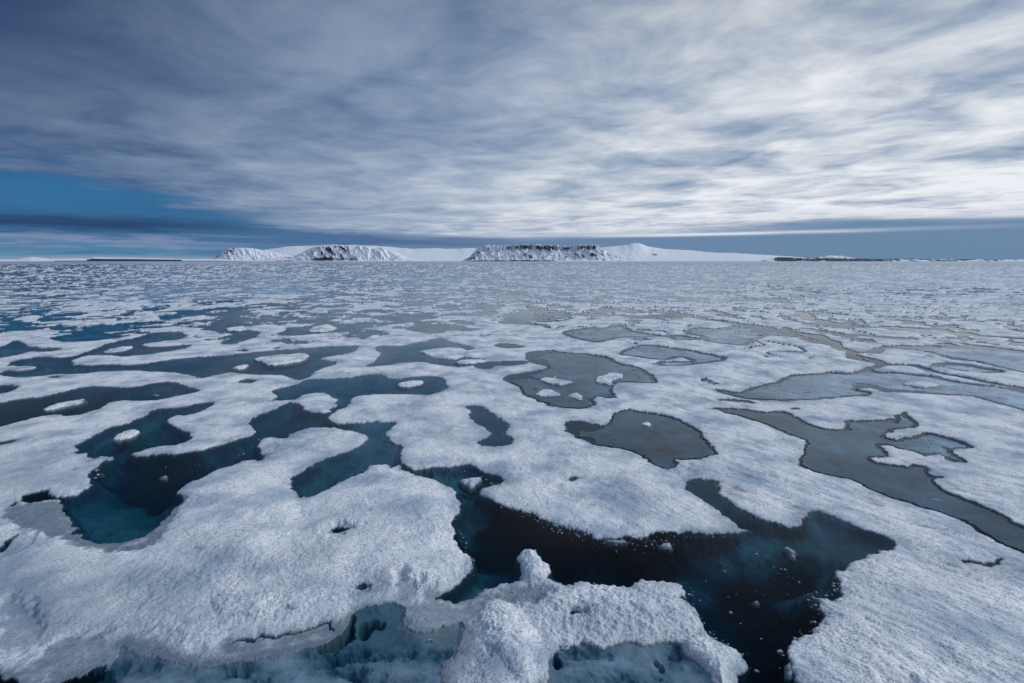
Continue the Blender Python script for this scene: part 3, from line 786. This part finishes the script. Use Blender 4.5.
def make_floe(pts, fb, name, label, group):
    P = ground(smooth(pts, 3))
    mg = 0.6
    r = np.hypot(P[:, 0], P[:, 1]); a = np.arctan2(P[:, 0], P[:, 1])
    mid = r.mean(); pad = 0.3 + 0.03 * mid
    # fine local grid, aligned with the floe
    xs0, xs1 = P[:, 0].min() - pad, P[:, 0].max() + pad
    ys0, ys1 = P[:, 1].min() - pad, P[:, 1].max() + pad
    step = max(0.006, max(xs1 - xs0, ys1 - ys0) / 190)
    gx, gy = np.meshgrid(np.arange(xs0, xs1, step), np.arange(ys0, ys1, step), indexing='ij')
    sh = gx.shape
    x = gx.ravel(); y = gy.ravel()
    sc = 1.3 / max(0.08, 0.012 * mid + 0.3 * min(1.0, (xs1 - xs0)))
    amp = 0.004 + 0.0045 * mid
    amp = min(amp, 0.07 * min(xs1 - xs0, ys1 - ys0))
    qx = x + fbm(x * sc, y * sc, 501, 4, 0.6) * amp
    qy = y + fbm(x * sc + 7, y * sc + 3, 511, 4, 0.6) * amp * 1.3
    sd = sdf_poly(qx, qy, P, 5.0, px=False, sub=1)
    g = np.maximum(sd, 0)
    size = min(xs1 - xs0, ys1 - ys0)
    z = fb * (0.55 * (1 - np.exp(-g / 0.035)) + 0.45 * (1 - np.exp(-g / (0.12 + size * 0.08))))
    z += (fbm(x / 0.5, y / 0.5, 521, 3) * 0.018 + fbm(x / 0.15, y / 0.15, 531, 3, .6) * 0.012
          + fbm(x / 0.045, y / 0.045, 535, 2, .6) * 0.006) * (1 - np.exp(-g / 0.04)) * min(1, fb / 0.08)
    z = np.where(sd > 0, np.maximum(z, 0.004), np.maximum(-0.14, sd * 1.2))
    keep = sd.reshape(sh) > -0.03
    I = np.arange(x.size).reshape(sh)
    fk = keep[:-1, :-1] & keep[1:, :-1] & keep[1:, 1:] & keep[:-1, 1:]
    q = np.stack([I[:-1, :-1], I[1:, :-1], I[1:, 1:], I[:-1, 1:]], -1)[fk]
    if len(q) == 0: return
    used, inv = np.unique(q, return_inverse=True)
    q = inv.reshape(-1, 4)
    nv = len(used)
    topc = np.stack([x[used], y[used], z[used]], 1)
    th = 0.10 + fb * 0.6
    botc = topc.copy(); botc[:, 2] = -th
    bq = q[:, ::-1] + nv
    e = np.concatenate([q[:, [0, 1]], q[:, [1, 2]], q[:, [2, 3]], q[:, [3, 0]]])
    key = np.sort(e, 1); kk = key[:, 0] * (nv + 1) + key[:, 1]
    _, first, cnt = np.unique(kk, return_index=True, return_counts=True)
    be = e[first[cnt == 1]]
    side = np.stack([be[:, 1], be[:, 0], be[:, 0] + nv, be[:, 1] + nv], 1)
    c = np.concatenate([topc, botc])
    org = np.array([P[:, 0].mean(), P[:, 1].mean(), 0.0])
    o = mesh_np(name, c - org, np.concatenate([q, bq, side]), ICE)
    o.location = org
    sn = np.concatenate([np.where(topc[:, 2] > 0.0, 1.0, 0.55), np.full(nv, 0.5)])
    add_attr(o.data, 'snow', sn)
    add_attr(o.data, 'alb', np.full(2 * nv, 0.3))
    add_attr(o.data, 'wet', np.concatenate([np.clip(0.5 - g[used] * 6, 0.0, 0.5), np.full(nv, 0.7)]))
    o['label'] = label
    o['category'] = 'ice floe' if name == 'ice_floe' else ('ice block' if name == 'ice_block' else 'ice chunk')
    if name == 'ice_floe': o['group'] = 'ice floes lying in the melt ponds'
    if name == 'ice_chunk': o['group'] = 'small ice chunks scattered in the open water'


for p, fb, nm, lab, grp in FLOES:
    make_floe(p, fb, nm, lab, grp)


# loose crumbs of brash ice drifting along the dark water edges
def brash():
    rnd = random.Random(4)
    lines = [([(500,506),(530,517),(560,529),(590,538),(625,541),(660,538),(700,535),(742,534)], 150, .10),
             ([(600,541),(640,545),(680,548)], 40, .16),
             ([(455,498),(452,520),(462,540),(470,562),(468,578)], 60, .05),
             ([(770,560),(800,590),(815,600),(812,630),(790,645),(786,670)], 60, .07),
             ([(740,560),(760,600),(770,650)], 22, .35),
             ([(690,585),(702,625),(738,655),(742,672)], 40, .05),
             ([(845,580),(835,592),(815,596)], 30, .05),
             ([(430,470),(470,472),(500,486)], 40, .05),
             ([(860,470),(900,485),(940,500)], 14, .35), ([(620,440),(680,452)], 16, .35), ([(150,480),(250,450),(330,420)], 20, .3),
             ([(90,445),(92,465),(100,478)], 25, .06), ([(560,390),(600,395)], 20, .5)]
    V = []; F = []
    for px_, cnt, spread in lines:
        P = ground(px_)
        for _ in range(cnt):
            i = rnd.randrange(len(P) - 1); q = rnd.random()
            c = P[i] * (1 - q) + P[i + 1] * q + np.array([rnd.gauss(0, spread), rnd.gauss(0, spread)])
            sz = 0.008 + 0.024 * rnd.random() ** 3.5
            sz *= max(1.0, math.hypot(*c) / 11)
            k = rnd.randint(5, 7); a0 = rnd.random() * 6
            base = len(V)
            ring = [(a0 + j * 6.283 / k + rnd.uniform(-.25, .25), sz * rnd.uniform(.55, 1.25)) for j in range(k)]
            hgt = sz * rnd.uniform(.25, .7)
            for z_, sc_ in ((-sz * 0.8, .8), (0.002, 1.05), (hgt, .62)):
                tilt = rnd.uniform(-.3, .3)
                for a_, r_ in ring:
                    V.append((c[0] + r_ * sc_ * math.cos(a_), c[1] + r_ * sc_ * math.sin(a_) * .8, z_ + tilt * r_ * math.cos(a_) * .5))
            F.append([base + j for j in range(k)][::-1])
            for L in (0, 1):
                for j in range(k):
                    F.append([base + L * k + j, base + L * k + (j + 1) % k, base + (L + 1) * k + (j + 1) % k, base + (L + 1) * k + j])
            F.append([base + 2 * k + j for j in range(k)])
    me = bpy.data.meshes.new('brash_ice')
    me.from_pydata(V, [], F)
    me.materials.append(ICE)
    o = bpy.data.objects.new('brash_ice', me)
    scene.collection.objects.link(o)
    rg = np.random.RandomState(2)
    add_attr(me, 'snow', np.full(len(V), 0.8)); add_attr(me, 'alb', np.full(len(V), 0.3)); add_attr(me, 'wet', rg.rand(len(V)) * 0.6)
    o['kind'] = 'stuff'
    o['label'] = 'loose crumbs of broken ice drifting on the dark water'
    o['category'] = 'brash ice'


brash()


# ------------------------------------------------------------------ far land
def land_material(name, rock=(0.014, 0.024, 0.055), snowc=(0.80, 0.83, 0.88), amount=0.5, scale=0.012, slope_a=0.72, slope_b=0.9):
    m, k = new_mat(name)
    g = k.node('ShaderNodeNewGeometry')
    tc = k.node('ShaderNodeTexCoord')
    vr = k.node('ShaderNodeAttribute', attribute_name='rock')
    n1_ = k.noise(tc.outputs['Object'], scale, 6, 0.7)
    n2_ = k.noise(tc.outputs['Object'], scale * 4, 4, 0.65)
    f = k.m('ADD', vr.outputs['Fac'], k.m('MULTIPLY', k.m('SUBTRACT', k.m('ADD', k.m('MULTIPLY', n1_, 0.6), k.m('MULTIPLY', n2_, 0.4)), 0.5), 2.2))
    f = k.ss(f, 0.48, 0.60)
    c = k.mix(f, snowc, rock)
    bs = k.node('ShaderNodeBsdfPrincipled')
    k.l.new(c, bs.inputs['Base Color'])
    bs.inputs['Roughness'].default_value = 0.8
    o = k.node('ShaderNodeOutputMaterial')
    k.l.new(bs.outputs[0], o.inputs[0])
    return m


LAND = land_material('snow_and_rock', amount=0.5)


def far_land(name, label, dist, sky_line, depth, base_y=261.2, slope=0.5, gully=0.0, rockfun=None, flat=0.0, nx=260, ny=60, seed=0):
    """sky_line: list of (pixel x, pixel y) of the crest as seen from the ship; the land is `depth` metres deep"""
    sx = np.array([p[0] for p in sky_line], float); sy = np.array([p[1] for p in sky_line], float)
    u = np.linspace(sx[0], sx[-1], nx)
    hpx = np.interp(u, sx, HORIZON - sy)
    hh = np.maximum(hpx, 0) / FPX * dist                     # crest height in metres
    xw = (u - W / 2) / FPX * dist
    v = np.linspace(0, 1, ny)
    U, V = np.meshgrid(np.arange(nx), v, indexing='ij')
    Xw = xw[:, None] + 0 * V
    Hc = hh[:, None] + 0 * V
    front = slope                                           # share of the depth taken by the slope that faces us
    ga = fbm((Xw + V * depth * 0.25) / 75.0, V * 7 + Xw / 900.0, 601 + seed, 4, 0.62)
    gb = fbm(Xw / 420.0, V * 1.2 + 0 * Xw, 621 + seed, 3, 0.55)
    vv = V + gully * 0.10 * ga * sstep(V, 0.0, 0.1)
    rise = sstep(vv, 0.0, front)
    if flat > 0:                                            # scree slope below, cliff above
        rise = np.where(vv < front, 0.66 * (np.clip(vv, 0, 1) / front) ** 0.85, 0.66 + 0.34 * sstep(vv, front, front + flat))
    back = 1 - sstep(V, 0.8, 1.0)
    Zw = Hc * rise * back * (1 + 0.05 * gb * (V < front)) + gully * 0.035 * Hc * ga * np.sin(np.clip(rise, 0, 1) * math.pi)
    Zw = Zw - 3 * (V < 0.001) - 3 * (V > 0.999)
    Yw = dist + (V - front) * depth - 0 * Xw
    # crest keeps its true angle from the ship: small correction of x with depth
    Xw = Xw * (Yw / dist)
    ZZ = Zw
    rock = np.full(Zw.shape, -0.6)
    if rockfun is not None:
        rock = rockfun(u[:, None] + 0 * V, V, rise, ga, gb)
    I = np.arange(nx * ny).reshape(nx, ny)
    q = np.stack([I[:-1, :-1], I[1:, :-1], I[1:, 1:], I[:-1, 1:]], -1).reshape(-1, 4)
    org = np.array([Xw.mean(), dist, 0.0])
    o = mesh_np(name, np.stack([Xw.ravel(), Yw.ravel(), ZZ.ravel()], 1) - org, q, LAND)
    o.location = org
    add_attr(o.data, 'rock', rock.ravel())
    o['kind'] = 'structure'
    o['label'] = label
    return o


def rock_table(u, v, rise, ga, gb):
    cliff = np.exp(-((rise - 0.84) / 0.10) ** 2) * (1.7 + 0.4 * gb) * (sstep(u, 500, 512) * (1 - sstep(u, 565, 575)) + 0.9 * sstep(u, 574, 580) * (1 - sstep(u, 592, 596)))
    foot = np.exp(-(rise / 0.12) ** 2) * 0.75 * (1 - sstep(u, 545, 570))
    streak = 0.02 + 0.8 * np.clip(ga, -0.3, 1.2)
    streak = streak * (rise > 0.04) * (1 - sstep(rise, 0.75, 0.95)) - 0.05 * sstep(u, 560, 620)
    west = 0.25 * (1 - sstep(u, 480, 505)) * (rise < 0.9)
    r = np.maximum(np.maximum(cliff, foot), streak + west)
    r = np.where(rise > 0.97, -0.9, r)
    return r


def rock_middle(u, v, rise, ga, gb):
    r = (0.34 + 0.9 * ga) * sstep(u, 308, 322) * (1 - sstep(u, 345, 362)) * (rise < 0.96) * (rise > 0.15)
    foot = np.exp(-((rise - 0.12) / 0.14) ** 2) * (0.7 + 0.3 * gb) * sstep(u, 270, 280) * (1 - sstep(u, 352, 368))
    r = np.maximum(r - 0.1 * (rise < 0.12), foot)
    return np.where(v > 0.75, -0.9, r)


def rock_west(u, v, rise, ga, gb):
    r = 0.50 + 0.6 * ga - 0.9 * sstep(u, 236, 262) - 0.3 * (1 - rise)
    return np.where(v > 0.8, -0.9, r)


def rock_coast(u, v, rise, ga, gb):
    return 0.72 + 0.6 * gb + 0.7 * ga


def rock_lowleft(u, v, rise, ga, gb):
    return np.where((u > 92) & (u < 186), np.where(rise < 0.62, 1.4, -0.6), np.where((u > 60) & (rise < 0.25), 1.0, -0.6))


far_land('ice_cap', 'low white ice cap joining the mountains on the horizon', 14500,
         [(225, 260.5), (250, 254), (270, 249.5), (300, 246.2), (340, 245.5), (375, 245.8), (392, 247.0), (410, 248.9), (440, 249), (475, 248.6), (520, 250), (600, 249), (640, 248), (680, 250), (720, 254), (760, 258), (800, 260.5)], 4000, slope=0.6, seed=1)
far_land('mountain', 'dark blue snow streaked headland at the left of the land', 12500,
         [(214, 260.6), (220, 257), (227, 251.5), (232, 249), (244, 247.8), (256, 248.2), (268, 250.5), (290, 255), (310, 260)], 1500, slope=0.5, gully=0.3, rockfun=rock_west, seed=2, nx=220)
far_land('mountain', 'snowy mountain with dark rock ribs left of centre on the horizon', 11500,
         [(262, 260.6), (272, 258.5), (285, 257.5), (300, 254.5), (310, 250), (317, 246.8), (324, 245.6), (335, 244.8), (350, 245.6), (372, 246.8), (388, 249.2), (398, 252.5), (408, 257), (420, 260.6)], 2200, slope=0.55, gully=0.6, rockfun=rock_middle, seed=3, nx=420, ny=90)
far_land('mountain', 'flat topped table mountain with a dark cliff band in the middle of the horizon', 10000,
         [(462, 260.6), (470, 257), (476, 250), (482, 245.8), (490, 244.8), (500, 245.8), (512, 244.6), (530, 244.2), (550, 244.8), (565, 246.0), (574, 245.2), (579, 244.4), (590, 244.4), (597, 245), (600, 249), (606, 252), (614, 255.5), (626, 258), (640, 260.6)], 2400, slope=0.42, flat=0.05, gully=1.0, rockfun=rock_table, seed=4, nx=620, ny=110)
far_land('mountain', 'smooth bright snow dome right of the table mountain', 12000,
         [(575, 255), (590, 249), (605, 247), (618, 246), (626, 245.0), (631, 243.4), (637, 243.8), (645, 246.5), (665, 249.5), (700, 252), (735, 253.5), (765, 255.2), (790, 256.6), (815, 258.6), (835, 260.2)], 3500, slope=0.6, gully=0.06,
         rockfun=lambda u, v, r, a, b: -0.5 + 1.25 * np.exp(-((u - 652) / 6) ** 2 - ((r - 0.45) / 0.12) ** 2) + 0.7 * np.exp(-((u - 680) / 20) ** 2 - ((r - 0.5) / 0.08) ** 2) + 0.4 * a, seed=5, nx=300)
far_land('mountain', 'faint distant blue hill low on the horizon at right', 22000,
         [(800, 260.3), (812, 257.5), (825, 255.5), (838, 256), (850, 258), (862, 260.3)], 2500, slope=0.5, rockfun=lambda u, v, r, a, b: 0.35 + 0.5 * a, seed=6, nx=80)
far_land('shoreline', 'low rocky shore patched with snow along the right horizon', 9500,
         [(755, 261), (765, 258.6), (775, 257), (800, 257.6), (830, 258.2), (860, 258.4), (880, 258.9), (905, 258.4), (930, 259.2), (955, 258.8), (985, 259.5), (1010, 259.2), (1040, 259.6), (1090, 260.2), (1130, 260.9)], 900, slope=0.5, gully=0.5, rockfun=rock_coast, seed=7, nx=420, ny=30)
far_land('shoreline', 'low dark shore with a snow cap on the left horizon', 9000,
         [(-90, 259.6), (-20, 259.0), (0, 258.8), (22, 259.3), (30, 257.8), (38, 256.6), (45, 257.3), (55, 258.4), (80, 258.2), (94, 258.4), (98, 256.8), (108, 257.3), (150, 257.8), (186, 258.6), (215, 258.6), (235, 259.5), (262, 260.9)], 900, slope=0.5, rockfun=rock_lowleft, seed=8, nx=420, ny=30)
